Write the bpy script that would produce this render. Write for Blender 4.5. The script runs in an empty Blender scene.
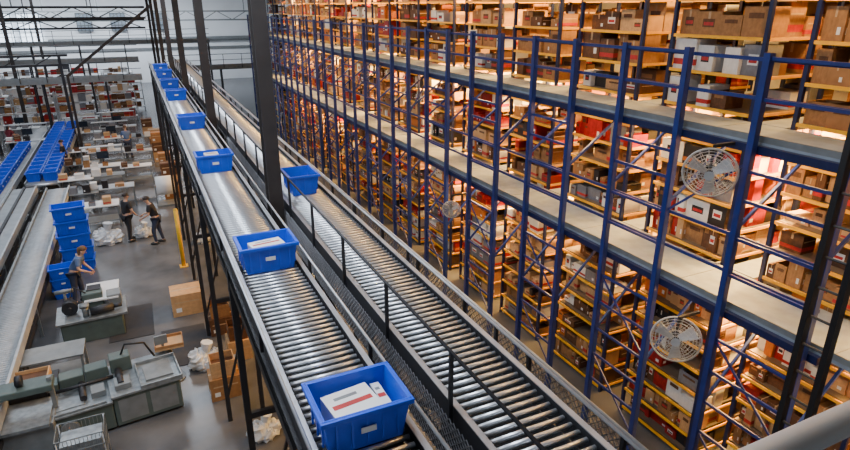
import bpy, math, random
from mathutils import Vector, Matrix
random.seed(7)
C = bpy.context.scene
COL = C.collection
H = 7.6
yaw, pit = math.radians(25.5), math.radians(20.4)
F = Vector((math.sin(yaw)*math.cos(pit), math.cos(yaw)*math.cos(pit), -math.sin(pit)))
R = Vector((math.cos(yaw), -math.sin(yaw), 0))
U = R.cross(F)
CAM = Vector((0, 0, H))
def ray(px, py): return F*590 + R*(px-425) + U*(225-py)
def atZ(px, py, z=0.0):
    d = ray(px, py); return CAM + d*((z-H)/d.z)
def proj(p):
    v = Vector(p)-CAM; dz = v.dot(F)
    if dz < .1: return (-999, -999, dz)
    return (425+590*v.dot(R)/dz, 225-590*v.dot(U)/dz, dz)

# ---------------------------------------------------------------- materials
MC = {}
def mat(name, col, rough=.5, metal=0, var=.12, scale=6, emit=0, bump=0):
    if name in MC: return MC[name]
    m = bpy.data.materials.new(name); m.use_nodes = True
    nt = m.node_tree; b = nt.nodes['Principled BSDF']
    tc = nt.nodes.new('ShaderNodeTexCoord'); n = nt.nodes.new('ShaderNodeTexNoise')
    n.inputs['Scale'].default_value = scale; n.inputs['Detail'].default_value = 4
    nt.links.new(tc.outputs['Object'], n.inputs['Vector'])
    r = nt.nodes.new('ShaderNodeValToRGB')
    r.color_ramp.elements[0].position = .3; r.color_ramp.elements[1].position = .7
    r.color_ramp.elements[0].color = tuple(max(0, c*(1-var)) for c in col)+(1,)
    r.color_ramp.elements[1].color = tuple(min(1, c*(1+var)) for c in col)+(1,)
    nt.links.new(n.outputs['Fac'], r.inputs['Fac']); nt.links.new(r.outputs['Color'], b.inputs['Base Color'])
    b.inputs['Roughness'].default_value = rough; b.inputs['Metallic'].default_value = metal
    if emit:
        nt.links.new(r.outputs['Color'], b.inputs['Emission Color']); b.inputs['Emission Strength'].default_value = emit
    if bump:
        bp = nt.nodes.new('ShaderNodeBump'); bp.inputs['Strength'].default_value = bump; bp.inputs['Distance'].default_value = .02
        nt.links.new(n.outputs['Fac'], bp.inputs['Height']); nt.links.new(bp.outputs['Normal'], b.inputs['Normal'])
    MC[name] = m; return m
concrete = mat('concrete', (.105, .107, .115), .26, 0, .32, .9)
wallm = mat('wall_paint', (.88, .90, .92), .8, 0, .05, .5)
ceilm = mat('ceiling_paint', (.45, .46, .48), .8)
blue = mat('rack_blue', (.012, .030, .18), .4, 0, .15)
bluedk = mat('rack_navy', (.008, .014, .07), .4, 0, .15)
orange = mat('shelf_orange', (1.0, .46, .01), .45)
shelfm = mat('shelf_steel', (.16, .12, .09), .5, .2)
deckm = mat('deck_grey', (.27, .31, .37), .6, 0, .15, 5)
steel = mat('roller_steel', (.74, .76, .80), .32, .75, .05)
railm = mat('guard_rail_steel', (.42, .43, .46), .4, .5)
dark = mat('dark_steel', (.03, .03, .035), .5, .3)
black = mat('black_steel', (.010, .010, .012), .5, .2)
column = mat('column_brown', (.036, .030, .029), .55, .2)
tote = mat('tote_blue', (.008, .085, .70), .38, 0, .08)
grey = mat('machine_grey', (.22, .235, .24), .45, .3)
lgrey = mat('light_grey', (.46, .48, .50), .45, .15)
fang = mat('fan_grey', (.46, .47, .48), .45, .1)
green = mat('machine_green', (.09, .12, .11), .45, .1)
metalt = mat('machined_top', (.27, .29, .30), .35, .5, .25, 9)
white = mat('white_plastic', (.8, .8, .8), .5, 0, .05)
paper = mat('paper_white', (.80, .79, .77), .7, 0, .05)
yellow = mat('safety_yellow', (.85, .50, .02), .5)
red = mat('red_print', (.45, .02, .02), .5, 0, .2)
belt = mat('belt_grey', (.30, .32, .34), .5, .1, .15, 3)
skin_m = mat('skin', (.55, .33, .24), .6)
hair_m = mat('hair_dark', (.03, .02, .015), .6)
hairb = mat('hair_brown', (.14, .07, .03), .6)
shirtk = mat('cloth_black', (.02, .02, .025), .8)
shirtm = mat('cloth_maroon', (.22, .03, .05), .8)
shirtb = mat('cloth_blue', (.10, .16, .32), .8)
jean = mat('cloth_navy', (.03, .04, .08), .8)
shoe_m = mat('shoe_black', (.02, .02, .02), .6)
bagm = mat('plastic_bag', (.72, .74, .76), .3, 0, .1, 9, bump=1.0)
tape = mat('tape', (.50, .34, .19), .3)
pipe_m = mat('pipe_steel', (.50, .49, .47), .45, .15, .05)
glass = mat('window_daylight', (.72, .83, .95), .4, 0, .05, 1, emit=3)
mesh_m = mat('wire_grey', (.16, .16, .17), .45, .5)
mat_m = mat('floor_mat', (.03, .03, .035), .8)
screen = mat('screen_dark', (.02, .03, .05), .15)
CART = [('brown', mat('carton_brown', (.34, .165, .06), .75, 0, .2)), ('tan', mat('carton_tan', (.54, .32, .15), .75, 0, .15)),
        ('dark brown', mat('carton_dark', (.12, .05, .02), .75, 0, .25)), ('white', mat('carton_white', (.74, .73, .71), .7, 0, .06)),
        ('red', mat('carton_red', (.34, .007, .006), .5, 0, .3)), ('black', mat('carton_black', (.018, .015, .018), .5)),
        ('orange', mat('carton_orange', (.55, .15, .015), .6)), ('grey', mat('carton_grey', (.20, .20, .22), .7))]
CMATS = [c[1] for c in CART]+[tape, paper, red]
TAPE, LAB, REDI = 8, 9, 10

# ---------------------------------------------------------------- mesh builder
class MB:
    def __init__(s): s.v = []; s.f = []; s.m = []
    def quad8(s, pts, m=0):
        b = len(s.v); s.v += [tuple(p) for p in pts]
        for q in ((0,3,2,1),(4,5,6,7),(0,1,5,4),(1,2,6,5),(2,3,7,6),(3,0,4,7)):
            s.f.append(tuple(b+i for i in q)); s.m.append(m)
        return s
    def box(s, x0, x1, y0, y1, z0, z1, m=0):
        return s.quad8([(x0,y0,z0),(x1,y0,z0),(x1,y1,z0),(x0,y1,z0),(x0,y0,z1),(x1,y0,z1),(x1,y1,z1),(x0,y1,z1)], m)
    def frame(s, p, q):
        p = Vector(p); q = Vector(q); d = (q-p).normalized()
        a = Vector((0,0,1)) if abs(d.z) < .9 else Vector((0,1,0))
        u = d.cross(a).normalized(); w = u.cross(d); return p, q, u, w
    def bar(s, p, q, a=.05, b=.05, m=0):
        p, q, u, w = s.frame(p, q); a /= 2; b /= 2
        return s.quad8([p-u*a-w*b, p+u*a-w*b, p+u*a+w*b, p-u*a+w*b, q-u*a-w*b, q+u*a-w*b, q+u*a+w*b, q-u*a+w*b], m)
    def cyl(s, p, q, r, n=10, m=0, r2=None):
        r2 = r if r2 is None else r2
        p, q, u, w = s.frame(p, q); b = len(s.v)
        for c, rr in ((p, r), (q, r2)):
            for i in range(n):
                t = 2*math.pi*i/n; s.v.append(tuple(c+u*math.cos(t)*rr+w*math.sin(t)*rr))
        for i in range(n):
            j = (i+1) % n; s.f.append((b+i, b+j, b+n+j, b+n+i)); s.m.append(m)
        s.f.append(tuple(b+i for i in reversed(range(n)))); s.m.append(m)
        s.f.append(tuple(b+n+i for i in range(n))); s.m.append(m)
        return s
    def tube(s, pts, r, n=8, m=0, closed=False):
        pts = [Vector(p) for p in pts]; N = len(pts); b = len(s.v); up = None
        for k, p in enumerate(pts):
            a = pts[(k-1) % N] if (closed or k > 0) else p
            c = pts[(k+1) % N] if (closed or k < N-1) else p
            d = (c-a).normalized()
            if up is None:
                up = Vector((0,0,1)) if abs(d.z) < .9 else Vector((1,0,0))
            u = d.cross(up).normalized(); w = u.cross(d).normalized(); up = w
            for i in range(n):
                t = 2*math.pi*i/n; s.v.append(tuple(p+u*math.cos(t)*r+w*math.sin(t)*r))
        for k in range(N if closed else N-1):
            l = (k+1) % N
            for i in range(n):
                j = (i+1) % n; s.f.append((b+k*n+i, b+k*n+j, b+l*n+j, b+l*n+i)); s.m.append(m)
        return s
    def ring(s, c, u, w, rad, r, seg=28, n=5, m=0):
        c = Vector(c); return s.tube([c+u*math.cos(2*math.pi*i/seg)*rad+w*math.sin(2*math.pi*i/seg)*rad for i in range(seg)], r, n, m, True)
    def ell(s, c, r, n=12, k=8, m=0, lo=-1.0, wob=0):
        b = len(s.v); a0 = math.asin(lo)
        for j in range(k+1):
            a = a0+(math.pi/2-a0)*j/k
            for i in range(n):
                t = 2*math.pi*i/n; q = 1+wob*(random.random()-.5)
                s.v.append((c[0]+r[0]*math.cos(a)*math.cos(t)*q, c[1]+r[1]*math.cos(a)*math.sin(t)*q, c[2]+r[2]*math.sin(a)*q))
        for j in range(k):
            for i in range(n):
                l = (i+1) % n; s.f.append((b+j*n+i, b+j*n+l, b+(j+1)*n+l, b+(j+1)*n+i)); s.m.append(m)
        s.f.append(tuple(b+i for i in reversed(range(n)))); s.m.append(m)
        s.f.append(tuple(b+k*n+i for i in range(n))); s.m.append(m)
        return s
    def build(s, name, mats, parent=None, smooth=False, bevel=0, loc=None):
        me = bpy.data.meshes.new(name); me.from_pydata(s.v, [], s.f); me.update()
        if not isinstance(mats, (list, tuple)): mats = [mats]
        for m in mats: me.materials.append(m)
        me.polygons.foreach_set('material_index', s.m)
        if smooth: me.polygons.foreach_set('use_smooth', [len(p.vertices) == 4 for p in me.polygons])
        o = bpy.data.objects.new(name, me); COL.objects.link(o)
        if parent: o.parent = parent
        if loc is not None: o.location = loc
        if bevel:
            b = o.modifiers.new('Bevel', 'BEVEL'); b.width = bevel; b.segments = 2; b.limit_method = 'ANGLE'
        return o
def tag(o, label, cat, group=None, kind=None):
    o['label'] = label; o['category'] = cat
    if group: o['group'] = group
    if kind: o['kind'] = kind
    return o
def thing(name, label, cat, loc=(0,0,0), rot=0, group=None):
    o = bpy.data.objects.new(name, None); COL.objects.link(o); o.empty_display_size = .1
    o.location = loc; o.rotation_euler = (0, 0, rot); return tag(o, label, cat, group)
def struct(name, mb, m):
    o = mb.build(name, m); o['kind'] = 'structure'; return o
def cp(o, parent=None, loc=None):
    c = o.copy(); COL.objects.link(c)
    if parent: c.parent = parent
    if loc is not None: c.location = loc
    return c
def dup(root, loc, rot=None, label=None, group=None):
    r = root.copy(); COL.objects.link(r); r.location = loc
    if rot is not None: r.rotation_euler = (0, 0, rot)
    if label: r['label'] = label
    if group: r['group'] = group
    for ch in list(root.children):
        c = cp(ch, r)
        for g in ch.children: cp(g, c)
    return r
ORD = ['first','second','third','fourth','fifth','sixth','seventh','eighth','ninth','tenth','eleventh','twelfth','thirteenth','fourteenth','fifteenth','sixteenth','seventeenth','eighteenth','nineteenth','twentieth']

# ---------------------------------------------------------------- setting
struct('floor', MB().box(-22, 15, -4, 70, -.2, 0), concrete)
struct('wall_far', MB().box(-22, 15, 70, 70.3, 0, 10), wallm)
struct('wall_right', MB().box(14.7, 15, -4, 70, 0, 10), wallm)
struct('wall_left', MB().box(-22.3, -22, -4, 70, 0, 10), wallm)
struct('ceiling', MB().box(-22, 15, -4, 70, 10, 10.2), ceilm)
struct('trim_1', MB().box(-22, 15, 69.9, 70, 3.2, 3.5), grey)
for i, (a, b) in enumerate(((-12.6, -9.9), (-9.4, -7.6), (-4.5, -3.2), (-1.5, -.2), (2.4, 3.6))):
    z0, z1 = (4.3, 6.9) if i < 2 else (5.2, 6.9)
    w = struct('window_%d' % (i+1), MB().box(a, b, 69.8, 69.98, z0, z1), glass if i < 2 else mat('window_grey', (.35,.42,.5), .3))
    m = MB()
    for k in range(5): x = a+(b-a)*k/4; m.box(x-.04, x+.04, 69.7, 69.8, z0, z1)
    for k in range(4): z = z0+(z1-z0)*k/3; m.box(a, b, 69.7, 69.8, z-.04, z+.04)
    m.build('window_frame', grey, w)
struct('door_1', MB().box(-6.9, -5.9, 69.8, 69.98, 0, 2.2), dark)

# ---------------------------------------------------------------- columns
cm = MB(); cm.box(-.09, .09, -.12, -.095, 0, 10); cm.box(-.09, .09, .095, .12, 0, 10); cm.box(-.012, .012, -.095, .095, 0, 10)
c0 = None
for i, y in enumerate((7.85, 14.8, 21.8, 28.8, 36, 43, 50)):
    lab = 'brown steel column standing between the two roller conveyors, %s' % ('nearest the camera' if i == 0 else ORD[i]+' nearest')
    if c0 is None:
        c0 = thing('steel_column', lab, 'column', (1.46, y, 0), 0, 'building columns between the conveyors')
        cm.build('shaft', column, c0)
        MB().box(-.2, .2, -.2, .2, 0, .03).build('base_plate', column, c0)
    else: dup(c0, (1.46, y, 0), 0, lab)
for i, (x, y) in enumerate(((-6.5, 43), (-6.5, 57), (-13, 57))):
    dup(c0, (x, y, 0), 0, 'far steel column on the left side of the hall, '+('nearest of the three', 'middle of the three', 'farthest left of the three')[i], 'far columns')

# ---------------------------------------------------------------- overhead roller conveyors
def roller_conveyor(label, x0, x1, y0, y1, z, gl, gr):
    t = thing('roller_conveyor', label, 'conveyor', (0, 0, 0))
    w = x1-x0
    for x in (x0-.035, x1+.035):
        m = MB().box(x-.02, x+.02, y0, y1, z-.16, z+.02); s = -1 if x < x1 else 1
        m.box(min(x, x+s*.05), max(x, x+s*.05), y0, y1, z-.175, z-.16)
        m.box(x-.022, x+.022, y0, y1, z+.02, z+.03, 1)
        m.build('side_rail', [dark, railm], t)
    rm = MB().cyl((-w/2+.003, 0, 0), (w/2-.003, 0, 0), .019, 12); r0 = None
    sp = .08; n = int((y1-y0)/sp); st = MB()
    for i in range(n):
        y = y0+.05+i*sp
        if i < 100:
            if r0 is None:
                r0 = rm.build('roller', steel, t, True); r0.location = ((x0+x1)/2, y, z-.0195)
            else: cp(r0, t, ((x0+x1)/2, y, z-.0195))
        else: st.cyl((x0+.003, y, z-.0195), (x1-.003, y, z-.0195), .019, 8)
    o = st.build('far_rollers', steel, t, True); o['kind'] = 'stuff'
    MB().box(x0, x1, y0, y1, z-.17, z-.15).build('under_pan', black, t)
    for gx, gh, step, mt in (gl, gr):
        m = MB(); m.cyl((gx, y0, z+gh), (gx, y1, z+gh), .013, 8)
        m.build('guide_rail', mt, t, True)
        y = y0+.4
        while y < y1:
            m = MB().bar((gx, y, z-.1), (gx, y, z+gh), .03, .02); m.build('rail_post', dark, t)
            y += step
    y = y0+1.6
    while y < y1:
        for x in (x0-.03, x1+.03): MB().bar((x, y, 0), (x, y, z-.17), .08, .08).build('leg', dark, t)
        m = MB(); m.bar((x0-.03, y, z-.5), (x1+.03, y, z-.5), .06, .08); m.bar((x0-.03, y, 2.6), (x1+.03, y, 2.6), .06, .08)
        m.bar((x0-.03, y, .5), (x1+.03, y, 2.6), .04, .04); m.bar((x1+.03, y, 2.6), (x0-.03, y, z-.5), .04, .04)
        m.build('cross_brace', dark, t); y += 3.5
    m = MB()
    for x in (x0-.03, x1+.03): m.box(x-.03, x+.03, y0, y1, z-.52, z-.42)
    yy = y0
    while yy < y1-1.2:
        for x in (x0-.03, x1+.03):
            m.bar((x, yy, z-.47), (x, yy+.6, z-.2), .03, .03); m.bar((x, yy+.6, z-.2), (x, yy+1.2, z-.47), .03, .03)
        yy += 1.2
    m.build('truss', black, t)
    return t
ZC = 5.0
rc1 = roller_conveyor('left overhead roller conveyor carrying the row of blue totes', .68, 1.25, 1.6, 32, ZC, (.60, .12, 2.4, railm), (1.335, .14, 1.8, railm))
rc2 = roller_conveyor('right overhead roller conveyor beside the racks, carrying one blue tote', 1.68, 2.27, 1.4, 34, ZC, (1.60, .46, 1.15, dark), (2.37, .12, 1.8, railm))
m = MB(); y = 1.5
while y < 13:
    for s in (0, 1): m.bar((1.588, y+.42*s, 4.52), (1.588, y+.42*(1-s), 4.94), .007, .007)
    y += .06
m.build('mesh_guard', mat('mesh_light', (.26, .26, .28), .4, .5), rc2)

cw = thing('service_catwalk', 'narrow dark catwalk with grey handrail and wire mesh beside right conveyor', 'catwalk', (0, 0, 0))
m = MB()
for k in range(300): m.box(2.42, 2.9, 1.2+k*.1, 1.2+k*.1+.05, 3.92, 3.95)
m.box(2.40, 2.44, 1.2, 31.3, 3.85, 3.97); m.box(2.88, 2.92, 1.2, 31.3, 3.85, 3.97); m.build('deck_grating', dark, cw)
for z in (4.55, 4.28): MB().cyl((2.95, 1.2, z), (2.95, 31.3, z), .018, 8).build('handrail', railm, cw, True)
y = 1.4
while y < 31:
    MB().bar((2.95, y, 3.85), (2.95, y, 4.55), .035, .035).build('rail_post', dark, cw); y += 1.25
y = 2.0
while y < 31:
    MB().bar((2.9, y, 0), (2.9, y, 3.85), .07, .07).build('leg', dark, cw); y += 3.5
m = MB(); y = 1.3
while y < 14:
    m.bar((2.975, y, 3.35), (2.975, y+1.15, 4.5), .008, .008); m.bar((2.975, y+1.15, 3.35), (2.975, y, 4.5), .008, .008); y += .075
m.build('wire_mesh', mesh_m, cw)
m = MB(); m.box(1.57, 1.60, 1.6, 27.7, 4.30, 4.40); m.box(1.31, 1.33, 1.6, 27.7, 4.30, 4.40)
for k in range(200):
    yy = 1.7+k*.13
    if all(abs(yy-c) > .3 for c in (7.85, 14.8, 21.8)): m.box(1.33, 1.57, yy, yy+.03, 4.33, 4.36)
tag(m.build('cable_tray', black), 'black slatted cable tray running between the two overhead conveyors', 'cable tray')

# ---------------------------------------------------------------- totes
def tote_mesh(w=.56, l=.42, h=.30, mt=tote, name='tote', label='', loc=(0,0,0), rot=0, group=None):
    t = thing(name, label, 'tote', loc, rot, group)
    m = MB(); tp = .04; th = .012
    def lv(z, ins): return w/2-tp*(1-z/h)-ins, l/2-tp*(1-z/h)-ins
    for z, ins in ((0, 0), (h, 0), (h, th), (.015, th)):
        a, c = lv(z, ins); m.v += [(-a, -c, z), (a, -c, z), (a, c, z), (-a, c, z)]
    for k in range(3):
        for i in range(4):
            j = (i+1) % 4; m.f.append((k*4+i, k*4+j, k*4+4+j, k*4+4+i)); m.m.append(0)
    m.f.append((3, 2, 1, 0)); m.m.append(0); m.f.append((12, 13, 14, 15)); m.m.append(0)
    m.build('tote_body', mt, t)
    m = MB(); a, c = w/2, l/2; r = .022
    m.box(-a-r, a+r, -c-r, -c, h-.035, h); m.box(-a-r, a+r, c, c+r, h-.035, h)
    m.box(-a-r, -a, -c, c, h-.035, h); m.box(a, a+r, -c, c, h-.035, h)
    m.build('rim', mt, t, bevel=.005)
    m = MB()
    for s in (-1, 1):
        for k in range(5):
            x = -w/2+.08+k*(w-.16)/4; yb = s*(l/2-.018); m.box(x-.008, x+.008, min(yb, yb+s*.012), max(yb, yb+s*.012), .05, h-.035)
        for k in range(3):
            yy = -l/2+.09+k*(l-.18)/2; xb = s*(w/2-.018); m.box(min(xb, xb+s*.012), max(xb, xb+s*.012), yy-.008, yy+.008, .05, h-.035)
    m.build('ribs', mt, t)
    yf = -(l/2-.006)
    m = MB(); m.box(-.05, .05, yf-.010, yf-.004, .14, .18)
    m.build('label_card', paper, t)
    return t
T0 = None
tpos = [(352, 412), (256, 254), (206, 162), (183, 122), (168, 95), (161, 84), (156, 74), (152, 68)]
names = ['nearest the camera', 'second nearest', 'third nearest', 'fourth nearest', 'fifth nearest', 'sixth nearest', 'seventh nearest', 'farthest']
conv_totes = []
for i, (px, py) in enumerate(tpos):
    p = atZ(px, py, ZC+.15); loc = (.965, p.y, ZC+.001)
    lab = 'open blue plastic tote on left overhead conveyor, '+names[i]
    if T0 is None:
        T0 = tote_mesh(name='storage_tote', label=lab, loc=loc, group='totes on the left conveyor'); conv_totes.append(T0)
    else: conv_totes.append(dup(T0, loc, 0, lab))
p = atZ(299, 181, ZC+.15)
T2 = dup(T0, (1.97, p.y, ZC+.001), math.radians(90), 'blue plastic tote alone on right conveyor beside the brown column', 'tote on the right conveyor')
def pkg(loc, w, l, h, rot, label):
    m = MB().box(-w/2, w/2, -l/2, l/2, 0, h); m.box(-w*.42, w*.42, -l*.1, l*.05, h, h+.002, 1); m.box(-w*.3, w*.2, l*.2, l*.3, h, h+.002, 2)
    o = m.build('shipping_parcel', [paper, red, grey], bevel=.012); o.location = loc; o.rotation_euler = (0, 0, rot); tag(o, label, 'parcel', 'parcels in the totes'); return o
y = conv_totes[0].location.y
pkg((.93, y-.01, ZC+.017), .32, .29, .22, .12, 'white parcel with red print inside the nearest blue tote')
pkg((1.14, y+.02, ZC+.017), .06, .28, .19, 0, 'narrow white parcel at right side of the nearest tote')
y = conv_totes[1].location.y
pkg((.97, y, ZC+.017), .34, .2, .24, .15, 'white parcel lying in the second nearest tote')
y = conv_totes[2].location.y
pkg((.93, y, ZC+.017), .22, .2, .27, 0, 'white parcel standing in the third nearest tote')
pkg((1.97, T2.location.y, ZC+.017), .24, .3, .14, 0, 'white parcel in the tote on right conveyor')

# ---------------------------------------------------------------- rack: front blue frame with walkways
XR = 6.5; DK = (3.84, 6.06); YE = 38.2; XS = 7.75
fr = thing('rack_front_frame', 'tall blue steel upright frame with guard rails along the walkways', 'rack frame', (0, 0, 0))
ups = [3.45+1.12*k for k in range(32)]
u0 = MB(); u0.box(-.045, .045, -.042, -.034, 0, 7.1); u0.box(-.045, .045, .034, .042, 0, 7.1); u0.box(-.045, -.037, -.042, .042, 0, 7.1); u0.box(-.09, .09, -.09, .09, 0, .015)
uo = None
for y in ups:
    if uo is None: uo = u0.build('upright', blue, fr); uo.location = (XR, y, 0)
    else: cp(uo, fr, (XR, y, 0))
zr = [.4, .9, 1.4, 1.9, 2.4, 2.9, 3.4, 4.35, 4.85, 5.35, 5.72, 6.58, 7.04]
ro = None; rr = MB().box(-.013, .013, -.53, .53, -.02, .02)
for k in range(0, 14, 2):
    for z in zr:
        if ro is None: ro = rr.build('rung', blue, fr); ro.location = (XR, ups[k]+.56, z)
        else: cp(ro, fr, (XR, ups[k]+.56, z))
m = MB()
for k in range(14, 31, 2):
    for z in zr: m.box(XR-.013, XR+.013, ups[k]+.05, ups[k]+1.07, z-.02, z+.02)
m.build('far_rungs', blue, fr)['kind'] = 'stuff'
for z in (4.36, 4.86, 6.58, 7.02):
    for s in range(0, 32, 4):
        MB().box(XR+.046, XR+.068, ups[s]-.04, min(ups[s]+4.44, YE), z-.022, z+.022).build('guard_rail', blue, fr)
for z in DK: MB().box(XR+.06, XR+.13, 3.3, YE, z-.13, z-.03).build('edge_beam', bluedk, fr)
for k in range(0, 30, 2):
    MB().bar((XR+.01, ups[k]+.04, 2.45), (XR+.01, ups[k+1]-.04, 3.35), .02, .03).build('diagonal_brace', blue, fr)
    MB().bar((XR+.01, ups[k]+.04, .95), (XR+.01, ups[k+1]-.04, 1.85), .02, .03).build('diagonal_brace', blue, fr)
    if k % 4 == 0: MB().bar((XR+.01, ups[k+1]+.04, 5.8), (XR+.01, ups[k+2]-.04, 4.9), .02, .03).build('diagonal_brace', blue, fr)
for k in range(0, 31, 1):
    MB().bar((XR+.05, ups[k], 5.0), (XS-.04, ups[k], 5.85), .035, .04).build('knee_brace', blue, fr)
    if k < 20: MB().bar((XR+.05, ups[k], 2.4), (XS-.04, ups[k], 3.6), .035, .04).build('knee_brace', blue, fr)
BL = [3.3+2.24*b for b in range(-1, 16)]; BW = 1.66
BL = [b for b in BL if b < YE-1]
for i, z in enumerate(DK):
    m = MB().box(XR+.14, XS-.03, 0.9, YE, z-.05, z)
    for b in BL: m.box(XS, XS+3, b+BW+.06, b+2.24-.06, z-.05, z)
    k = 1.0
    while k < YE: m.box(XR+.15, XS-.04, k, k+.012, z, z+.004, 1); k += 2.24
    m.box(XR+.14, XR+.16, .9, YE, z, z+.08, 1)
    o = m.build('walkway_deck', [deckm, grey]); tag(o, ('lower', 'upper')[i]+' grey walkway deck running along the front of the racks', 'walkway')

SPZ = .425
levA = [.12+SPZ*k for k in range(9)]; levB = [3.92+SPZ*k for k in range(5)]; levC = [6.14+.52*k for k in range(5)]
LV = levA+levB+levC
sb = None
for bi, b in enumerate(BL):
    nth = 'nearest' if bi == 0 else ORD[bi]+' nearest'
    lab = 'blue shelving block with orange shelf edges behind the walkways, '+nth
    if sb is None:
        sb = thing('shelving_block', lab, 'shelving', (XS, b, 0), 0, 'shelving blocks behind the walkways')
        for x in (.04, 1.5, 2.96):
            for y in (.03, BW-.03): MB().box(x-.03, x+.03, y-.028, y+.028, 0, 8.5).build('upright', bluedk, sb)
        for z in LV:
            m = MB().box(.08, 2.92, .065, BW-.065, z-.02, z)
            m.box(.004, .03, .065, BW-.065, z-.036, z+.010, 1)
            m.box(.08, 2.92, 0, .02, z-.036, z+.010, 1)
            m.build('shelf', [shelfm, orange], sb)
        MB().box(2.93, 2.96, .1, BW-.1, .1, 8.3).build('back_panel', shelfm, sb)
    else: dup(sb, (XS, b, 0), 0, lab)

def carton(m, x0, x1, y0, y1, z0, z1, ci, des):
    X = lambda a: x0+(x1-x0)*a; Y = lambda a: y0+(y1-y0)*a; Z = lambda a: z0+(z1-z0)*a; e = .003
    if des == 1:
        tx = min(.012, (x1-x0)*.05); ty = min(.012, (y1-y0)*.05)
        if x1-x0 > .9: tx = ty = .04
        m.box(x0, x1, y0, y0+ty, z0, z1, ci); m.box(x0, x1, y1-ty, y1, z0, z1, ci)
        m.box(x0, x0+tx, y0+ty, y1-ty, z0, z1, ci); m.box(x1-tx, x1, y0+ty, y1-ty, z0, z1, ci)
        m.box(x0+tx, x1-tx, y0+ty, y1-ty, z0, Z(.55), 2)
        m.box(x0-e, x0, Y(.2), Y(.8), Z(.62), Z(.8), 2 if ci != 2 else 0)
    else:
        m.box(x0, x1, y0, y1, z0, z1, ci)
        m.box(X(0), X(1), Y(.45), Y(.55), z1, z1+e*.5, TAPE if ci < 3 else ci)
        if ci < 3: m.box(x0-e*.5, x0, Y(.45), Y(.55), Z(.7), z1, TAPE); m.box(X(.1), X(.9), y0-e*.5, y0, Z(.62), Z(.68), TAPE)
        if des == 0: m.box(x0-e, x0, Y(.15), Y(.32), Z(.2), Z(.42), LAB); m.box(X(.12), X(.3), y0-e, y0, Z(.2), Z(.4), LAB)
        if des == 2: m.box(x0-e, x0, Y(.0), Y(1), Z(.15), Z(.35), 6 if ci in (4, 5, 6) else REDI); m.box(X(0), X(1), y0-e, y0, Z(.15), Z(.35), 6 if ci in (4, 5, 6) else REDI)
        if des == 3: m.box(x0-e, x0, Y(.25), Y(.75), Z(.35), Z(.7), (2 if ci < 2 else LAB) if ci != 3 else 5); m.box(x0-2*e, x0-e, Y(.3), Y(.7), Z(.42), Z(.56), REDI if ci != 4 else 5)
DES = ['labelled', 'open-topped', 'banded', 'printed']
UNIT = {}
def unit(ci, des):
    if (ci, des) not in UNIT:
        m = MB(); carton(m, 0, 1, 0, 1, 0, 1, ci, des)
        me = bpy.data.meshes.new('carton'); me.from_pydata(m.v, [], m.f)
        for q in CMATS: me.materials.append(q)
        me.polygons.foreach_set('material_index', m.m); me.update(); UNIT[(ci, des)] = me
    return UNIT[(ci, des)]
NC = [0]
def place_carton(x0, x1, y0, y1, z0, z1, ci, des, label, group, rot=0):
    NC[0] += 1
    o = bpy.data.objects.new('carton', unit(ci, des)); COL.objects.link(o)
    o.location = (x0, y0, z0); o.scale = (x1-x0, y1-y0, z1-z0); o.rotation_euler = (0, 0, rot)
    return tag(o, label, 'box', group)
recs = []
def pick(zone):
    if zone == 'r': return random.choices(range(8), (2.5, 2, 2.5, 4, 5, 2.5, 1, 1.5))[0]
    if zone == 'w': return random.choices(range(8), (3, 2, 2, 7, 1, 1, .5, 2))[0]
    return random.choices(range(8), (9, 9, 4, 1.5, .8, .8, .8, .6))[0]
SH = {}
for i, z in enumerate(levA): SH[z] = '%s shelf up from floor' % ORD[i]
for i, z in enumerate(levB): SH[z] = '%s shelf above lower walkway' % ORD[i]
for i, z in enumerate(levC): SH[z] = '%s shelf above upper walkway' % ORD[i]
for bi, b in enumerate(BL):
    nth = 'nearest block' if bi == 0 else ORD[bi]+' nearest block'
    for z in LV[:-1]:
        top = z > 6
        zone = random.choices('rwb', (.15, .12, .73) if top else (.34, .18, .48))[0]
        mx = .48 if top else .385
        hb = random.choice((.2, .27, .33, .36)) + (.09 if top else 0); back = random.choice((0, 0, .04, .12))
        y = b+BW-.07; k = 0
        while y > b+.18:
            if top: w = random.uniform(.2, .5)
            else: w = random.uniform(.10, .18) if random.random() < .55 else random.uniform(.2, .46)
            hh = min(mx, max(.11, hb+random.uniform(-.13, .08)))
            if y-w < b+.15: w = y-b-.07
            if random.random() > .06:
                ci = pick(zone) if random.random() < .55 or not recs else recs[-1][1]
                recs.append(((XS+.035+back+random.random()*.11, XS+.5, y-w+.005, y-.005, z+.0005, z+hh), ci, random.randrange(4), '%s from left on %s, %s' % (ORD[k], SH[z], nth)))
                k += 1
            y -= w
        x = XS+.52; k = 0
        while x < XS+2.8:
            w = random.uniform(.15, .42); hh = random.uniform(.2, mx)
            if random.random() > .05:
                recs.append(((x+.004, x+w-.004, b+.04+random.random()*.1, b+.52, z+.0005, z+hh), pick(zone), random.randrange(4), '%s along aisle side, %s, %s' % (ORD[k], SH[z], nth)))
                k += 1
            x += w
st = MB()

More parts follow.
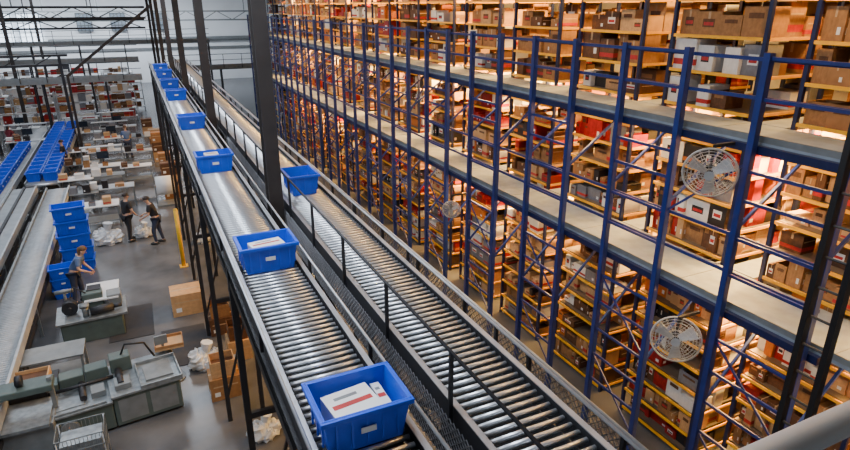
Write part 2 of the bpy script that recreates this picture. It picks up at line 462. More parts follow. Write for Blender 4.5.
# fans
def fan(label, loc, direc, sc=1.0):
    t = thing('wall_fan', label, 'fan', loc, 0, 'fans on the racks')
    d = Vector(direc).normalized(); u = d.cross(Vector((0,0,1))).normalized(); w = u.cross(d)
    for s, nm in ((.13*sc, 'front_guard'), (-.11*sc, 'rear_guard')):
        m = MB()
        for rad in (.1, .15, .20, .25, .30, .34): m.ring(d*(s*(1-.7*(rad/.36)**3)), u, w, rad*sc, .0033)
        for k in range(18):
            a = 2*math.pi*k/18; e = (u*math.cos(a)+w*math.sin(a))*sc
            m.tube([d*s*.98+e*.06, d*s*.88+e*.2, d*s*.3+e*.36], .003, 4)
        m.cyl(d*s, d*(s*1.06), .07*sc, 14)
        m.build(nm, fang, t, True)
    m = MB().ring((0, 0, 0), u, w, .365*sc, .014, 32, 6); m.build('guard_rim', fang, t, True)
    m = MB(); m.cyl(d*-.12*sc, d*.05*sc, .05*sc, 14); m.cyl(d*-.24*sc, d*-.09*sc, .085*sc, 14); m.build('motor', dark, t, True)
    for k in range(3):
        a = 2*math.pi*k/3+.4; e = (u*math.cos(a)+w*math.sin(a))*sc; g = (u*-math.sin(a)+w*math.cos(a))*sc; m = MB()
        m.quad8([e*.05-g*.04-d*.02, e*.05+g*.04+d*.02, e*.31+g*.12+d*.03, e*.31-g*.08-d*.035, e*.05-g*.04-d*.012, e*.05+g*.04+d*.028, e*.31+g*.12+d*.038, e*.31-g*.08-d*.027])
        m.build('blade', lgrey, t)
    m = MB(); m.bar(d*-.2*sc, (0, 0, .36), .03, .03); m.bar((0, 0, .34), (XR+.1-loc[0], 0, .34), .04, .04); m.build('bracket', dark, t)
    return t
fan('large grey caged fan mounted under the upper walkway', (6.22, 4.86, 5.66), (-.78, -.60, -.12), .86)
fan('large grey caged fan under the lower walkway, low at right', (6.22, 4.94, 3.25), (-.72, -.62, .1), .9)
fan('small grey caged fan far along under lower walkway', (6.22, 11.6, 3.1), (-.55, -.8, -.1), .58)

t = thing('access_ladder', 'black vertical steel ladder in front of racks at far right', 'ladder', (5.0, 2.45, 0))
for y in (0, .24): MB().bar((0, y, 0), (0, y, 9.9), .08, .05).build('ladder_rail', black, t)
for k in range(34): MB().cyl((0, .03, .3+k*.28), (0, .21, .3+k*.28), .012, 6).build('rung', black, t)

t = thing('viewing_platform', 'grey steel platform on four posts under the viewpoint', 'platform', (0, 0, 0))
MB().box(-1.8, 2.5, -3, .62, 5.6, 5.7).build('platform_deck', deckm, t)
for x in (-1.7, 2.4):
    for y in (-2.9, .5): MB().box(x-.06, x+.06, y-.06, y+.06, 0, 5.6).build('leg', dark, t)
t = thing('platform_handrail', 'thick beige-grey metal handrail pipe in the bottom right corner', 'handrail', (0, .55, 5.7))
MB().cyl((-1.6, 0, 1.068), (2.3, 0, 1.068), .031, 28).build('top_pipe', pipe_m, t, True)
for x in (-1.5, 2.2): MB().cyl((x, 0, 0), (x, 0, 1.045), .03, 16).build('post', pipe_m, t, True)

# ---------------------------------------------------------------- left floor area
def belt_conveyor(label, x0, x1, y0, y1, z, divider=False, rollers=False):
    t = thing('floor_conveyor', label, 'conveyor', ((x0+x1)/2, y0, 0)); w = (x1-x0)/2; L = y1-y0
    if rollers:
        MB().box(-w+.05, w-.05, 0, L, z-.14, z-.12).build('under_pan', grey, t)
        m = MB(); y = .04
        while y < L: m.cyl((-w+.05, y, z-.03), (w-.05, y, z-.03), .028, 7); y += .09
        m.build('roller_bed', lgrey, t, True)['kind'] = 'stuff'
    else:
        MB().box(-w+.05, w-.05, 0, L, z-.08, z).build('belt', belt, t)
    for s in (-1, 1):
        xx = s*(w-.025); MB().box(xx-.025, xx+.025, 0, L, z-.16, z+.07).build('side_rail', lgrey if s > 0 else grey, t)
        MB().box(xx-.015, xx+.015, 0, L, z-.42, z-.30).build('lower_rail', dark, t)
    if divider: MB().box(-.04, .04, 0, L, z, z+.06).build('divider', dark, t)
    MB().cyl((-w+.05, -.03, z-.05), (w-.05, -.03, z-.05), .06, 12).build('end_roller', steel, t, True)
    m = MB().box(-w-.13, -w-.01, .8, 1.2, z-.4, z-.1); m.build('drive_motor', dark, t)
    y = .6
    while y < L:
        for s in (-1, 1): MB().bar((s*(w-.03), y, 0), (s*(w-.03), y, z-.16), .06, .06).build('leg', grey, t)
        MB().bar((-w+.06, y, z*.4), (w-.06, y, z*.4), .04, .04).build('cross_bar', grey, t); y += 2.6
    return t
belt_conveyor('long light grey roller conveyor along the left edge, nearest', -3.8, -3.0, 9.6, 26, .95, False, True)
belt_conveyor('grey belt conveyor between two roller conveyors at far left', -5.0, -4.15, 13, 26.5, .95, True)
belt_conveyor('floor conveyor carrying the queue of blue totes', -4.75, -3.55, 27.6, 44, .8)
belt_conveyor('grey roller conveyor left of the tote queue', -6.1, -5.1, 18.5, 42, .8, False, True)
for k in range(17):
    for sx, nm in ((-4.45, 'left'), (-3.84, 'right')):
        q = dup(T0, (sx, 28.2+.76*k+(.1 if sx < -4 else 0), .801), math.radians(90), 'blue tote queued in %s lane of the tote conveyor, %s from near end' % (nm, ORD[k]), 'totes queued on floor conveyors')
        q.scale = (1.15, 1.22, 1.25)
for k in range(15):
    q = dup(T0, (-5.6, 24.9+.72*k, .801), math.radians(90), 'blue tote queued on the far left floor conveyor, %s from near end' % ORD[k], 'totes queued on floor conveyors')
    q.scale = (1.1, 1.2, 1.2)
for k in range(5):
    q = dup(T0, (-2.42+.03*(k % 2), 19.4, .42*k), math.radians(3*k % 7), 'large blue tote in the tall floor stack, %s from the bottom' % ORD[k], 'stacked blue totes'); q.scale = (1.5, 1.4, 1.39)
p = atZ(66, 300, 0)
for k in range(3): dup(T0, (p.x, p.y+.3, .302*k), .1, 'blue tote in low stack behind the label machine, '+('bottom', 'middle', 'top')[k], 'low tote stack')

def table(label, loc, w, d, h, top, rot=0, shelf=True, over=False):
    t = thing('packing_bench' if over else 'work_table', label, 'table', (loc[0], loc[1], 0), rot)
    MB().box(-w/2, w/2, -d/2, d/2, h-.04, h).build('tabletop', top, t, bevel=.005)
    for sx in (-1, 1):
        for sy in (-1, 1): MB().box(sx*(w/2-.05)-.025, sx*(w/2-.05)+.025, sy*(d/2-.05)-.025, sy*(d/2-.05)+.025, 0, h-.04).build('leg', grey, t)
    if shelf: MB().box(-w/2+.08, w/2-.08, -d/2+.03, d/2-.03, .25, .28).build('lower_shelf', grey, t)
    if over:
        for sx in (-1, 1): MB().box(sx*(w/2-.04)-.02, sx*(w/2-.04)+.02, d/2-.06, d/2-.02, h, h+.8).build('upright', grey, t)
        MB().box(-w/2, w/2, d/2-.3, d/2, h+.8, h+.83).build('overhead_shelf', lgrey, t)
        m = MB().box(-.24, .24, d/2-.13, d/2-.09, h+.25, h+.57); m.box(-.22, .22, d/2-.134, d/2-.13, h+.27, h+.55, 1); m.box(-.03, .03, d/2-.12, d/2-.08, h, h+.25); m.build('monitor', [dark, screen], t)
    return t
def cbox(x, y, z, w, d, h, ci, des, label, group='loose cartons on the work floor'):
    return place_carton(x-w/2, x+w/2, y-d/2, y+d/2, z, z+h, ci, des, label, group)

p = atZ(120, 414, 0)
t = thing('packing_machine', 'long bulky grey-green packing machine with metal tops at lower left', 'machine', (p.x-.08, p.y+.05, 0), .12)
MB().box(.0, 1.2, -.55, .55, .06, .70).build('right_cabinet', green, t, bevel=.025)
MB().box(-1.3, -.01, -.55, .5, .06, .62).build('left_cabinet', green, t, bevel=.025)
MB().box(-1.26, 1.16, -.46, .46, 0, .06).build('plinth', dark, t)
m = MB().box(-1.36, .0, -.6, .25, .62, .66); m.box(-1.3, -.1, -.56, -.52, .66, .70); m.box(-1.0, -.45, -.4, .1, .66, .68); m.build('left_worktop', metalt, t, bevel=.008)
m = MB().box(-.02, 1.26, -.6, .6, .70, .75)
for a in ((.5, 1.26, -.6, -.57), (.5, 1.26, .3, .33), (.5, .53, -.57, .3), (1.23, 1.26, -.57, .3)): m.box(a[0], a[1], a[2], a[3], .75, .82)
m.build('right_worktop', metalt, t, bevel=.008)
for a, b, h in ((-1.25, -.82, .86), (-.80, -.38, .92), (-.36, .04, .96), (.08, .46, 1.06)):
    MB().box(a, b, .24, .54, .66 if b < .06 else .75, h).build('head_block', green, t, bevel=.02)
m = MB().cyl((-1.0, .1, .78), (.1, .1, .78), .035, 12); m.cyl((-.45, -.3, .73), (-.45, .3, .73), .06, 14); m.cyl((.2, -.35, .82), (.2, .2, .82), .07, 14)
m.build('drive_shafts', dark, t, True)
m = MB().box(.08, .36, -.42, -.1, .75, .86); m.box(-.32, -.08, -.3, .0, .66, .78); m.build('clamp_blocks', grey, t, bevel=.01)
MB().box(.62, 1.12, -.4, .18, .75, .79).build('tray_plate', grey, t)
m = MB().cyl((-.75, -.55, .36), (-.75, -.62, .36), .16, 20); m.cyl((-.75, -.62, .36), (-.75, -.66, .36), .03, 10); m.build('handwheel', grey, t, True)
for a, b in ((.08, .56), (.64, 1.12)): MB().box(a, b, -.556, -.55, .14, .62).build('access_door', grey, t)
MB().tube([(.3, .38, 1.04), (.4, .3, 1.3), (.75, .35, 1.2), (.9, .42, .8)], .022, 8).build('hose', black, t, True)
m = MB().bar((1.1, .5, .75), (1.1, .5, 1.1), .05, .05); m.box(.95, 1.2, .44, .48, 1.0, 1.2); m.build('control_panel', grey, t)
p = atZ(96, 332, 0)
t = thing('label_machine', 'dark green bench machine with round reels and metal bench plate', 'machine', (p.x, p.y, 0), .05)
MB().box(-.66, .66, -.44, .44, 0, .56).build('base', green, t, bevel=.025)
MB().box(-.74, .78, -.5, .5, .56, .62).build('bench_plate', metalt, t, bevel=.008)
MB().box(-.15, .3, .1, .42, .62, 1.0).build('tower', green, t, bevel=.03)
m = MB().cyl((-.42, -.12, .80), (-.42, .1, .80), .17, 20); m.cyl((-.42, -.18, .80), (-.42, .16, .80), .05, 10); m.build('reel', dark, t, True)
m = MB().cyl((.0, -.36, .74), (.5, -.3, .74), .10, 16); m.cyl((.5, -.3, .74), (.68, -.28, .74), .05, 12); m.build('motor', dark, t, True)
m = MB().cyl((-.1, -.3, .62), (-.1, -.3, .88), .07, 14); m.box(-.2, 0, -.4, -.2, .88, .93); m.build('clamp_post', grey, t, True)
MB().box(.38, .7, .02, .42, .62, .9).build('feeder', grey, t, bevel=.02)
m = MB().cyl((-.5, .3, .62), (-.5, .3, 1.15), .03, 10); m.cyl((-.7, .3, 1.1), (-.3, .3, 1.1), .05, 12); m.build('spool_arm', grey, t, True)
MB().tube([(-.42, .1, .9), (-.3, .25, 1.2), (-.05, .2, 1.0)], .018, 6).build('hose', black, t, True)
p = atZ(52, 352, .75); table('low grey steel table left of the packing machine', p, 1.2, .7, .75, grey)
p = atZ(31, 382, .75); table('small dark table holding an open cardboard box', p, .9, .55, .75, dark)
cbox(p.x, p.y, .751, .66, .42, .16, 1, 1, 'shallow open tan box on the small dark table')
p = atZ(162, 352, .9); t = thing('parts_tray', 'tan wooden parts tray on a grey stand beside the packing machine', 'tray', (p.x+.15, p.y+.35, 0))
MB().box(-.28, .28, -.25, .25, .86, .9).build('tray_board', CART[1][1], t)
for a in ((-.28, -.26, -.25, .25), (.26, .28, -.25, .25), (-.26, .26, -.25, -.23), (-.26, .26, .23, .25)): MB().box(a[0], a[1], a[2], a[3], .9, .96).build('tray_side', CART[0][1], t)
MB().cyl((0, 0, 0), (0, 0, .86), .04, 12).build('stand', grey, t, True); MB().cyl((0, 0, 0), (0, 0, .03), .22, 16).build('foot', grey, t, True)
p = atZ(90, 470, .0)
t = thing('wire_cart', 'boxy grey wire bin cart with metal tray at the bottom left', 'cart', (p.x, p.y, 0)); t.scale = (.86, .86, .94)
m = MB()
for z in (.5, .7, .95):
    m.tube([(-.42, -.3, z), (.42, -.3, z), (.42, .3, z), (-.42, .3, z)], .012, 6, 0, True)
for k in range(13):
    x = -.42+.07*k; m.cyl((x, -.3, .5), (x, -.3, .95), .006, 5); m.cyl((x, .3, .5), (x, .3, .95), .006, 5); m.cyl((x, -.3, .5), (x, .3, .5), .006, 5)
for k in range(9):
    y = -.3+.075*k; m.cyl((-.42, y, .5), (-.42, y, .95), .006, 5); m.cyl((.42, y, .5), (.42, y, .95), .006, 5)
m.build('basket', grey, t)
for x in (-.4, .4):
    for y in (-.28, .28):
        l = MB().cyl((x, y, .1), (x, y, .95), .014, 8).build('leg', lgrey, t, True)
        MB().cyl((x-.02, y, .05), (x+.02, y, .05), .05, 12).build('caster', dark, l, True)
MB().box(-.36, .36, -.25, .25, .506, .8).build('inner_tray', metalt, t)
p = atZ(30, 446, 0)
t = thing('sealing_machine', 'grey box sealing machine at the bottom left corner', 'machine', (p.x+.1, p.y, 0))
MB().box(-.45, .45, -.5, .5, .1, .7).build('cabinet', grey, t, bevel=.02)
for x in (-.4, .4):
    for y in (-.45, .45): MB().cyl((x, y, 0), (x, y, .1), .03, 8).build('foot', dark, t)
MB().box(-.4, .4, -.6, .6, .7, .76).build('bed', metalt, t)
for x in (-.45, .45): MB().bar((x, 0, .7), (x, 0, 1.35), .07, .09).build('mast', grey, t)
MB().box(-.5, .5, -.2, .2, 1.15, 1.28).build('sealing_head', green, t, bevel=.02)
MB().box(-.3, .3, .3, .55, .76, .95).build('side_guide', dark, t)
MB().cyl((-.05, 0, 1.38), (.05, 0, 1.38), .1, 20).build('tape_reel', dark, t, True)
for i, (a, b) in enumerate(((132, 322), (186, 345))):
    p = atZ(a, b, 0); tag(MB().box(p.x-.5, p.x+.5, p.y-.9, p.y+.9, 0.0, .015).build('floor_mat', mat_m), ('black rubber floor mat beside the label machine', 'black rubber floor mat beside the cardboard boxes')[i], 'mat')
p = atZ(188, 309, 0); cbox(p.x, p.y, 0, .75, .7, .6, 1, 0, 'large tan cardboard box alone on floor near the yellow post')
for i, (a, b, w, h, ci) in enumerate(((226, 392, .6, .5, 0), (222, 330, .55, .45, 2), (240, 355, .5, .5, 1))):
    p = atZ(a, b, 0); d = ('nearest', 'farthest', 'middle')[i]
    cbox(p.x, p.y, 0, w, .5, h, ci, 0, 'lower %s carton under the left conveyor, %s stack' % (CART[ci][0], d))
    cbox(p.x, p.y+.02, h+.003, w*.8, .42, h*.7, (ci+1) % 3, 1, 'upper open carton under the left conveyor, %s stack' % d)
def bag(px, py, r, label):
    p = atZ(px, py, 0); m = MB()
    for k in range(3):
        q = r*(.62, .5, .42)[k]; m.ell(((-.35, .4, .05)[k]*r, (0, .1, -.3)[k]*r, q*.75), (q, q*.9, q), 13, 8, 0, -.75, .42)
    m.cyl((0, 0, r*.9), (.05, 0, r*1.45), r*.18, 7, 0, r*.32)
    o = m.build('plastic_bag', bagm); o.location = (p.x, p.y, 0); tag(o, label, 'bag', 'plastic bags')
bag(208, 366, .42, 'white plastic bag leaning near cartons under the left conveyor'); bag(110, 243, .5, 'white plastic bag on floor left of the two workers')
bag(145, 236, .35, 'small white bag between the two workers'); bag(203, 242, .32, 'white plastic bag right of the yellow post')
bag(266, 436, .34, 'white bag at the bottom under the left conveyor')
p = atZ(168, 204, 0); t = thing('wrap_roll', 'large white roll of plastic wrap on a grey stand behind the workers', 'roll', (p.x, p.y, 0))
m = MB().box(-.4, .4, -.35, .35, 0, .08); m.bar((-.38, 0, .08), (-.38, 0, .85), .05, .1); m.bar((.38, 0, .08), (.38, 0, .85), .05, .1); m.build('stand', grey, t)
MB().cyl((-.34, 0, .8), (.34, 0, .8), .38, 28).build('roll', white, t, True); MB().cyl((-.37, 0, .8), (.37, 0, .8), .06, 12).build('core', CART[0][1], t, True)
p = atZ(184, 266, 0); t = thing('safety_post', 'tall yellow safety post beside the left conveyor legs', 'post', (p.x, p.y, 0))
MB().box(-.12, .12, -.12, .12, 0, .02).build('base_plate', yellow, t); MB().cyl((0, 0, .02), (0, 0, 1.85), .06, 14).build('shaft', yellow, t, True)
MB().ell((0, 0, 1.85), (.06, .06, .04), 14, 4, 0, 0).build('cap', yellow, t, True)

tb = [(96, 204, 1.5, .8, white, 'white table behind the tote stacks', 0), (102, 290, .75, 1.1, white, 'white bench behind the label machine', 0),
      (112, 186, 1.6, .7, lgrey, 'grey table behind the workers', 0), (104, 165, 1.7, .7, white, 'white bench, fourth nearest', 1),
      (108, 150, 1.8, .7, lgrey, 'grey bench, fifth nearest', 0), (112, 137, 1.8, .7, white, 'white bench, sixth nearest', 1),
      (118, 126, 2.0, .7, lgrey, 'grey bench farthest away', 1), (76, 178, 1.3, .7, white, 'white table beside the tote queue', 0),
      (82, 150, 1.6, .7, white, 'white bench near the tote queue', 0), (84, 132, 1.8, .7, lgrey, 'far grey bench near the tote queue', 1),
      (28, 140, 2.0, .7, lgrey, 'grey bench at far left edge', 1), (20, 128, 2.0, .7, white, 'white bench at far left edge', 1),
      (82, 163, 1.4, .6, grey, 'dark grey bench near the tote queue', 0), (138, 150, 1.3, .6, lgrey, 'grey bench near the carton piles', 0),
      (136, 165, 1.3, .6, white, 'white bench near the carton piles', 0), (108, 174, 1.3, .6, grey, 'dark grey bench in the middle', 0), (84, 192, 1.0, .6, grey, 'small dark bench behind tall tote stack', 0),
      (140, 136, 1.4, .6, grey, 'dark bench far beside carton piles', 0)]
for i, (a, b, w, d, mt_, lab, ov) in enumerate(tb):
    p = atZ(a, b, .85); table(lab+', loaded with cartons', p, w, d, .85, mt_, 0, True, bool(ov))
    k = 0; x = p.x-w/2+.06
    while x < p.x+w/2-.36 and k < 3:
        ww = random.uniform(.2, .34); ci = random.choice((0, 1, 3, 3, 7, 2, 5))
        cbox(x+ww/2, p.y-.08+random.uniform(-.04, .04), .851, ww, .32, random.uniform(.10, .32), ci, random.randrange(4), '%s carton, %s from left on %s' % (CART[ci][0], ORD[k], lab.replace(',', '')), 'cartons on the work tables')
        x += ww+random.uniform(.07, .3); k += 1
for i, (a, b) in enumerate(((160, 146), (165, 160), (172, 172), (178, 196), (152, 134))):
    p = atZ(a, b, 0)
    for k in range(2 + i % 2):
        ci = (i+k) % 3
        cbox(p.x-.2, p.y, .503*k, .6, .55, .5, ci, 0, '%s carton, %s from bottom of %s pile beside left conveyor' % (CART[ci][0], ORD[k], ('second farthest', 'middle', 'second nearest', 'nearest', 'farthest')[i]), 'carton piles beside the conveyor')

def open_shelf(x, y, w, label):
    t = thing('packing_shelf', label, 'shelf', (x, y, 0), 0, 'far packing shelves')
    for sx in (0, w):
        for sy in (0, .6): MB().box(sx-.03, sx+.03, sy-.03, sy+.03, 0, 2.2).build('upright', lgrey, t)
    for z in (.3, .9, 1.5, 2.1): MB().box(.03, w-.03, -.03, .63, z-.03, z).build('shelf_board', white, t)
    for z in (.3, .9, 1.5, 2.1):
        xx = x+.06
        while xx < x+w-.4:
            ww = random.uniform(.22, .5); ci = random.choice((0, 1, 3, 3, 3, 4, 2, 7))
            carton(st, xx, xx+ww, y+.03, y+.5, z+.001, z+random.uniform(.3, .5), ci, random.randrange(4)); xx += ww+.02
for i in range(5): open_shelf(-12.4+2.45*i, 46.5, 2.3, 'low white packing shelf in far row, %s from the left' % ORD[i])
for i in range(4): open_shelf(-9.4+2.45*i, 51, 2.3, 'packing shelf in the second far row, %s from the left' % ORD[i])
for i in range(5): open_shelf(-12.4+2.45*i, 60, 2.3, 'packing shelf in the farthest row, %s from the left' % ORD[i])

def cross(label, x0, x1, y, z):
    t = thing('elevated_conveyor', label, 'conveyor', (0, y, 0), 0)
    MB().box(x0, x1, -.3, .3, z-.06, z).build('belt', belt, t)
    for s in (-.35, .35): MB().box(x0, x1, s-.03, s+.03, z-.2, z+.12).build('side_rail', grey, t)
    x = x0+.5
    while x < x1:
        for s in (-.35, .35): MB().bar((x, s, 0), (x, s, z-.2), .08, .08).build('leg', dark, t)
        x += 3.2
    m = MB().cyl((x0, -.45, z+.9), (x1, -.45, z+.9), .025, 6); m.cyl((x0, -.45, z+.5), (x1, -.45, z+.5), .02, 6); x = x0
    while x < x1: m.cyl((x, -.45, z-.1), (x, -.45, z+.9), .02, 6); x += 1.3
    m.build('handrail', dark, t)
cross('elevated light grey conveyor crossing the hall at far left, nearer', -15, .3, 40.5, 3.6)
cross('elevated grey conveyor crossing behind the nearer one, higher', -16, .3, 45, 4.3)
cross('elevated grey conveyor crossing the hall at the back, highest', -17, 6, 55, 4.9)
cross('elevated grey conveyor right of the columns at the far end', 2, 9, 47, 3.4)
def truss(label, y, z0, z1, x0, x1, mt):
    m = MB().bar((x0, y, z0), (x1, y, z0), .14, .14); m.bar((x0, y, z1), (x1, y, z1), .14, .14); x = x0; k = 0
    while x < x1-1.4:
        a, b = (z0, z1) if k % 2 else (z1, z0); m.bar((x, y, a), (x+1.4, y, b), .07, .07); x += 1.4; k += 1
    k = x0+.5
    while k < x1: m.bar((k, y, z1), (k, y, 9.99), .06, .06); k += 4.3
    tag(m.build('roof_truss', mt), label, 'truss')
truss('dark steel lattice girder spanning the far left of hall, nearest', 48, 6.8, 7.5, -20, 1.2, column)
truss('dark lattice girder just behind the nearest girder, lower', 53, 6.0, 6.6, -20, 1.2, dark)
truss('grey lattice girder farther back near the end wall', 64, 6.3, 7.1, -20, 12, grey)
tag(MB().cyl((-7.2, 69.77, 4.3), (13, 69.77, 4.3), .23, 16).build('overhead_duct', grey), 'thick grey ventilation duct fixed along the far wall', 'duct')
t = thing('column_brace', 'diagonal dark brace rising toward the columns at far left', 'brace', (0, 36, 0))
MB().bar((-3.2, 0, 4.2), (1.2, 0, 7.6), .14, .14).build('strut', column, t); MB().bar((-3.2, 0, 0), (-3.2, 0, 4.25), .12, .12).build('post', column, t)
t = thing('overhead_gantry', 'dark steel gantry frame standing above the far left benches', 'frame', (0, 38, 0))
for x in (-11.5, -7.2, -3.6): MB().bar((x, 0, 0), (x, 0, 5.1), .14, .14).build('post', dark, t)
for z in (5.1, 4.6): MB().bar((-12, 0, z), (-3.2, 0, z), .12, .12).build('beam', dark, t)
for x in (-10.6, -9.2, -6.2, -4.8): MB().bar((x, 0, 4.6), (x+.9, 0, 5.1), .05, .05).build('strut', dark, t)

def score(r):
    x0, x1, y0, y1, z0, z1 = r[0]; p = proj(((x0+x1)/2, (y0+y1)/2, (z0+z1)/2))
    if not (5 < p[0] < 845 and 3 < p[1] < 447): return 1e6
    return p[2]/math.sqrt(max(.02, (y1-y0)*(z1-z0) if x1 < XS+.51 else (x1-x0)*(z1-z0)*.55))
recs.sort(key=score)
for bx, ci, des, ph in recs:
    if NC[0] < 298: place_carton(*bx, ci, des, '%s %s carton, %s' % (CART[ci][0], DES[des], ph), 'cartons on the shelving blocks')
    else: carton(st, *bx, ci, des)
tag(st.build('carton_mass', CMATS), 'mass of cartons filling the more distant warehouse shelves', 'boxes', None, 'stuff')

# ---------------------------------------------------------------- people
def skin_obj(name, V, E, m, parent, sub=2):
    me = bpy.data.meshes.new(name); me.from_pydata([tuple(v[0]) for v in V], E, []); me.update()
    o = bpy.data.objects.new(name, me); COL.objects.link(o)
    md = o.modifiers.new('Skin', 'SKIN'); md.use_smooth_shade = True
    seen = set(); adj = {}
    for a, b in E: adj.setdefault(a, []).append(b); adj.setdefault(b, []).append(a)
    for i, v in enumerate(V):
        sv = me.skin_vertices[0].data[i]; r = v[1]; sv.radius = (r, r)
        if i not in seen:
            sv.use_root = True; stck = [i]
            while stck:
                q = stck.pop()
                if q in seen: continue
                seen.add(q); stck += adj.get(q, [])
    s = o.modifiers.new('Sub', 'SUBSURF'); s.levels = sub; s.render_levels = sub
    dg = bpy.context.evaluated_depsgraph_get(); dg.update()
    me2 = bpy.data.meshes.new_from_object(o.evaluated_get(dg)); o.modifiers.clear(); o.data = me2
    me2.materials.clear(); me2.materials.append(m)
    for p_ in me2.polygons: p_.use_smooth = True
    o.parent = parent
    return o
def person(label, loc, rot, shirt, trous, hair, lean=0, arms=None, step=.08, h=1.0, long_hair=False):
    t = thing('person', label, 'person', loc, rot)
    def L(p):
        x, y, z = p
        if z > .95:
            a = math.radians(lean); dz = z-.95; y2 = y*math.cos(a)+dz*math.sin(a); z2 = .95+dz*math.cos(a)-y*math.sin(a); return Vector((x, y2, z2))*h
        return Vector((x, y, z))*h
    (e1, w1), (e2, w2) = arms or (((-.25, -.02, 1.12), (-.24, .08, .88)), ((.25, -.02, 1.12), (.24, .08, .88)))
    J = {'pel': ((0, 0, .95), .125), 'wai': ((0, 0, 1.08), .115), 'che': ((0, 0, 1.28), .135), 'nb': ((0, -.01, 1.42), .075), 'neck': ((0, 0, 1.48), .052),
         'jaw': ((0, .02, 1.54), .062), 'cr': ((0, .005, 1.61), .082), 'top': ((0, 0, 1.67), .06),
         'sl': ((-.17, 0, 1.38), .06), 'sr': ((.17, 0, 1.38), .06), 'el': (e1, .042), 'er': (e2, .042), 'wl': (w1, .027), 'wr': (w2, .027),
         'hl': ((-.09, 0, .88), .09), 'hr': ((.09, 0, .88), .09), 'kl': ((-.11, step, .48), .058), 'kr': ((.11, -step*.3, .48), .058),
         'al': ((-.12, step*.6, .09), .038), 'ar': ((.12, -step, .09), .038), 'fl': ((-.13, step*.6+.15, .035), .032), 'fr': ((.13, -step+.15, .035), .032)}
    for s, a, b in (('l', e1, w1), ('r', e2, w2)):
        a, b = Vector(a), Vector(b); d = (b-a).normalized(); J['p'+s] = (tuple(b+d*.07), .030)
    ks = list(J); ix = {k: i for i, k in enumerate(ks)}
    E = [('pel','wai'),('wai','che'),('che','nb'),('nb','neck'),('neck','jaw'),('jaw','cr'),('cr','top'),('che','sl'),('che','sr'),('sl','el'),('sr','er'),('el','wl'),('er','wr'),('wl','pl'),('wr','pr'),
         ('pel','hl'),('pel','hr'),('hl','kl'),('hr','kr'),('kl','al'),('kr','ar'),('al','fl'),('ar','fr')]
    V = [(L(J[k][0]), J[k][1]*h) for k in ks]; EE = [(ix[a], ix[b]) for a, b in E]
    for s, sg in (('l', 1), ('r', -1)):
        w = Vector(J['w'+s][0]); pl = Vector(J['p'+s][0]); d = (pl-w).normalized(); side = d.cross(Vector((0, 1, .2))).normalized()*sg; dn = side.cross(d)*(-sg)
        for k, ln in enumerate((.062, .072, .068, .052)):
            o_ = side*((k-1.5)*.019); b0 = len(V)
            V += [(L(pl+o_-d*.01), .0095*h), (L(pl+o_+d*ln*.55), .009*h), (L(pl+o_+d*ln+dn*.02), .008*h)]; EE += [(b0, b0+1), (b0+1, b0+2)]
        b0 = len(V); V += [(L(w+d*.03+side*-.02), .011*h), (L(w+d*.06-side*.05), .010*h), (L(w+d*.10-side*.055), .009*h)]; EE += [(b0, b0+1), (b0+1, b0+2)]
    skin_obj('body', V, EE, skin_m, t)
    def sub(keys, edges, f, ad, m, nm, extra=None):
        i2 = {k: i for i, k in enumerate(keys)}; V2 = [((L(J[k][0]) if not (extra and k in extra) else L(extra[k][0])), ((J[k][1] if not (extra and k in extra) else extra[k][1])*f+ad)*h) for k in keys]
        return skin_obj(nm, V2, [(i2[a], i2[b]) for a, b in edges], m, t)
    ml = tuple((Vector(J['sl'][0])*.25+Vector(e1)*.75)); mr = tuple((Vector(J['sr'][0])*.25+Vector(e2)*.75))
    sub(['pel', 'wai', 'che', 'nb', 'sl', 'sr', 'ml', 'mr'], [('pel','wai'),('wai','che'),('che','nb'),('che','sl'),('che','sr'),('sl','ml'),('sr','mr')], 1.1, .012, shirt, 'shirt', {'ml': (ml, .045), 'mr': (mr, .045)})
    sub(['pel', 'hl', 'hr', 'kl', 'kr', 'al', 'ar'], [('pel','hl'),('pel','hr'),('hl','kl'),('hr','kr'),('kl','al'),('kr','ar')], 1.08, .012, trous, 'trousers')
    for s in ('l', 'r'):
        a = Vector(J['a'+s][0])*h; MB().ell((a.x, a.y+.06, .045), (.052, .145, .055), 12, 6, 0, -.8).build('shoe', shoe_m, t, True)
    hd = L((0, -.012, 1.635)); m = MB().ell(tuple(hd), (.093*h, .105*h, .10*h), 14, 8, 0, -.15)
    if long_hair: m.ell(tuple(L((0, -.06, 1.53))), (.075, .05, .14), 12, 8)
    m.build('hair', hair, t, True)
    m = MB()
    for sx in (-.03, .03): m.ell(tuple(L((sx, .088, 1.605))), (.011, .007, .008), 8, 5)
    m.build('eyes', shoe_m, t, True)
    m = MB(); m.ell(tuple(L((0, .098, 1.58))), (.012, .018, .022), 8, 5)
    for sx in (-.085, .085): m.ell(tuple(L((sx, 0, 1.59))), (.012, .022, .032), 8, 5)
    m.build('nose_and_ears', skin_m, t, True)
    MB().ell(tuple(L((0, .083, 1.545))), (.024, .008, .006), 8, 4).build('mouth', shirtm, t, True)
    return t
reach = (((-.24, .12, 1.15), (-.16, .36, 1.10)), ((.24, .12, 1.15), (.14, .36, 1.14)))
low = (((-.26, .06, 1.12), (-.2, .22, .97)), ((.26, .06, 1.12), (.2, .22, .97)))
p = atZ(131, 241, 0); person('worker in a black shirt standing with arms forward, left of the pair', (p.x, p.y, 0), math.radians(-60), shirtk, shirtk, hair_m, 8, low)
p = atZ(160, 243, 0); person('worker in dark clothes leaning forward, right of the pair', (p.x, p.y, 0), math.radians(80), shirtk, jean, hair_m, 18, reach, .12)
p = atZ(14, 156, 0); person('worker in a maroon top at the far left conveyor', (p.x, p.y, 0), math.radians(-40), shirtm, jean, hair_m, 5, reach, long_hair=True)
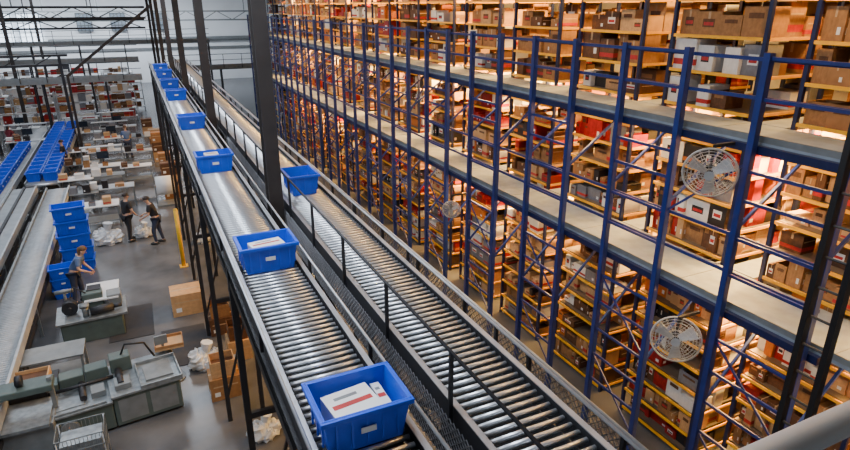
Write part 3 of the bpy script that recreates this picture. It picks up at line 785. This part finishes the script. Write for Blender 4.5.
p = atZ(84, 306, 0); person('worker with brown hair and blue shirt bending beside the tote stack', (p.x-.1, p.y+.25, 0), math.radians(-100), shirtb, jean, hairb, 30, reach, long_hair=True)
p = atZ(62, 176, 0); person('distant worker in black standing beside the tote queue', (p.x+.25, p.y, 0), math.radians(90), shirtk, jean, hair_m, 0, low)
p = atZ(126, 158, 0); person('distant worker in blue shirt among the work tables', (p.x+.2, p.y, 0), math.radians(10), shirtb, jean, hairb, 6, reach)

# ---------------------------------------------------------------- lights
def area(loc, sx, sy, power, col, rot=(0, 0, 0), name='lamp_or_fill'):
    l = bpy.data.lights.new(name, 'AREA'); l.shape = 'RECTANGLE'; l.size = sx; l.size_y = sy; l.energy = power; l.color = col
    o = bpy.data.objects.new(name, l); COL.objects.link(o); o.location = loc; o.rotation_euler = rot; return o
cool = (.82, .90, 1.0)
for y in (6, 20, 36, 54):
    area((-6, y, 9.9), 6, 5, 620, cool)
area((-4, 62, 9.9), 20, 3, 3600, cool)  # added fill that brightens the far wall, stands for no fixture
for y in (5, 14, 26): area((.6, y, 9.9), 1.2, 5, 400, cool)
random.seed(21)
for bi, b in enumerate(BL[:15]):
    for zi, z in enumerate((3.76, 5.98, 8.6)):
        if random.random() < .8: area((7.0, b+BW/2+random.uniform(-.3, .9), z), .15, .5, random.uniform(8, 40), (1, .66, .34))  # added warm spots giving carton fronts patchy contrast, not actual fixtures
    y = b+BW+.29
    for z in (3.74, 5.96, 8.5): area((XS+1.2, y, z), 2.2, .14, random.choice((200, 380, 600, 760)), (1, .53, .12))
w = bpy.data.worlds.new('World'); C.world = w; w.use_nodes = True
w.node_tree.nodes['Background'].inputs[0].default_value = (.75, .82, .9, 1); w.node_tree.nodes['Background'].inputs[1].default_value = .24

# ---------------------------------------------------------------- camera
cd = bpy.data.cameras.new('Camera'); cd.sensor_width = 36; cd.lens = 590/850*36; cd.clip_end = 300; cd.clip_start = .05
co = bpy.data.objects.new('Camera', cd); COL.objects.link(co)
M = Matrix((R, U, -F)).transposed().to_4x4(); M.translation = CAM; co.matrix_world = M
C.camera = co
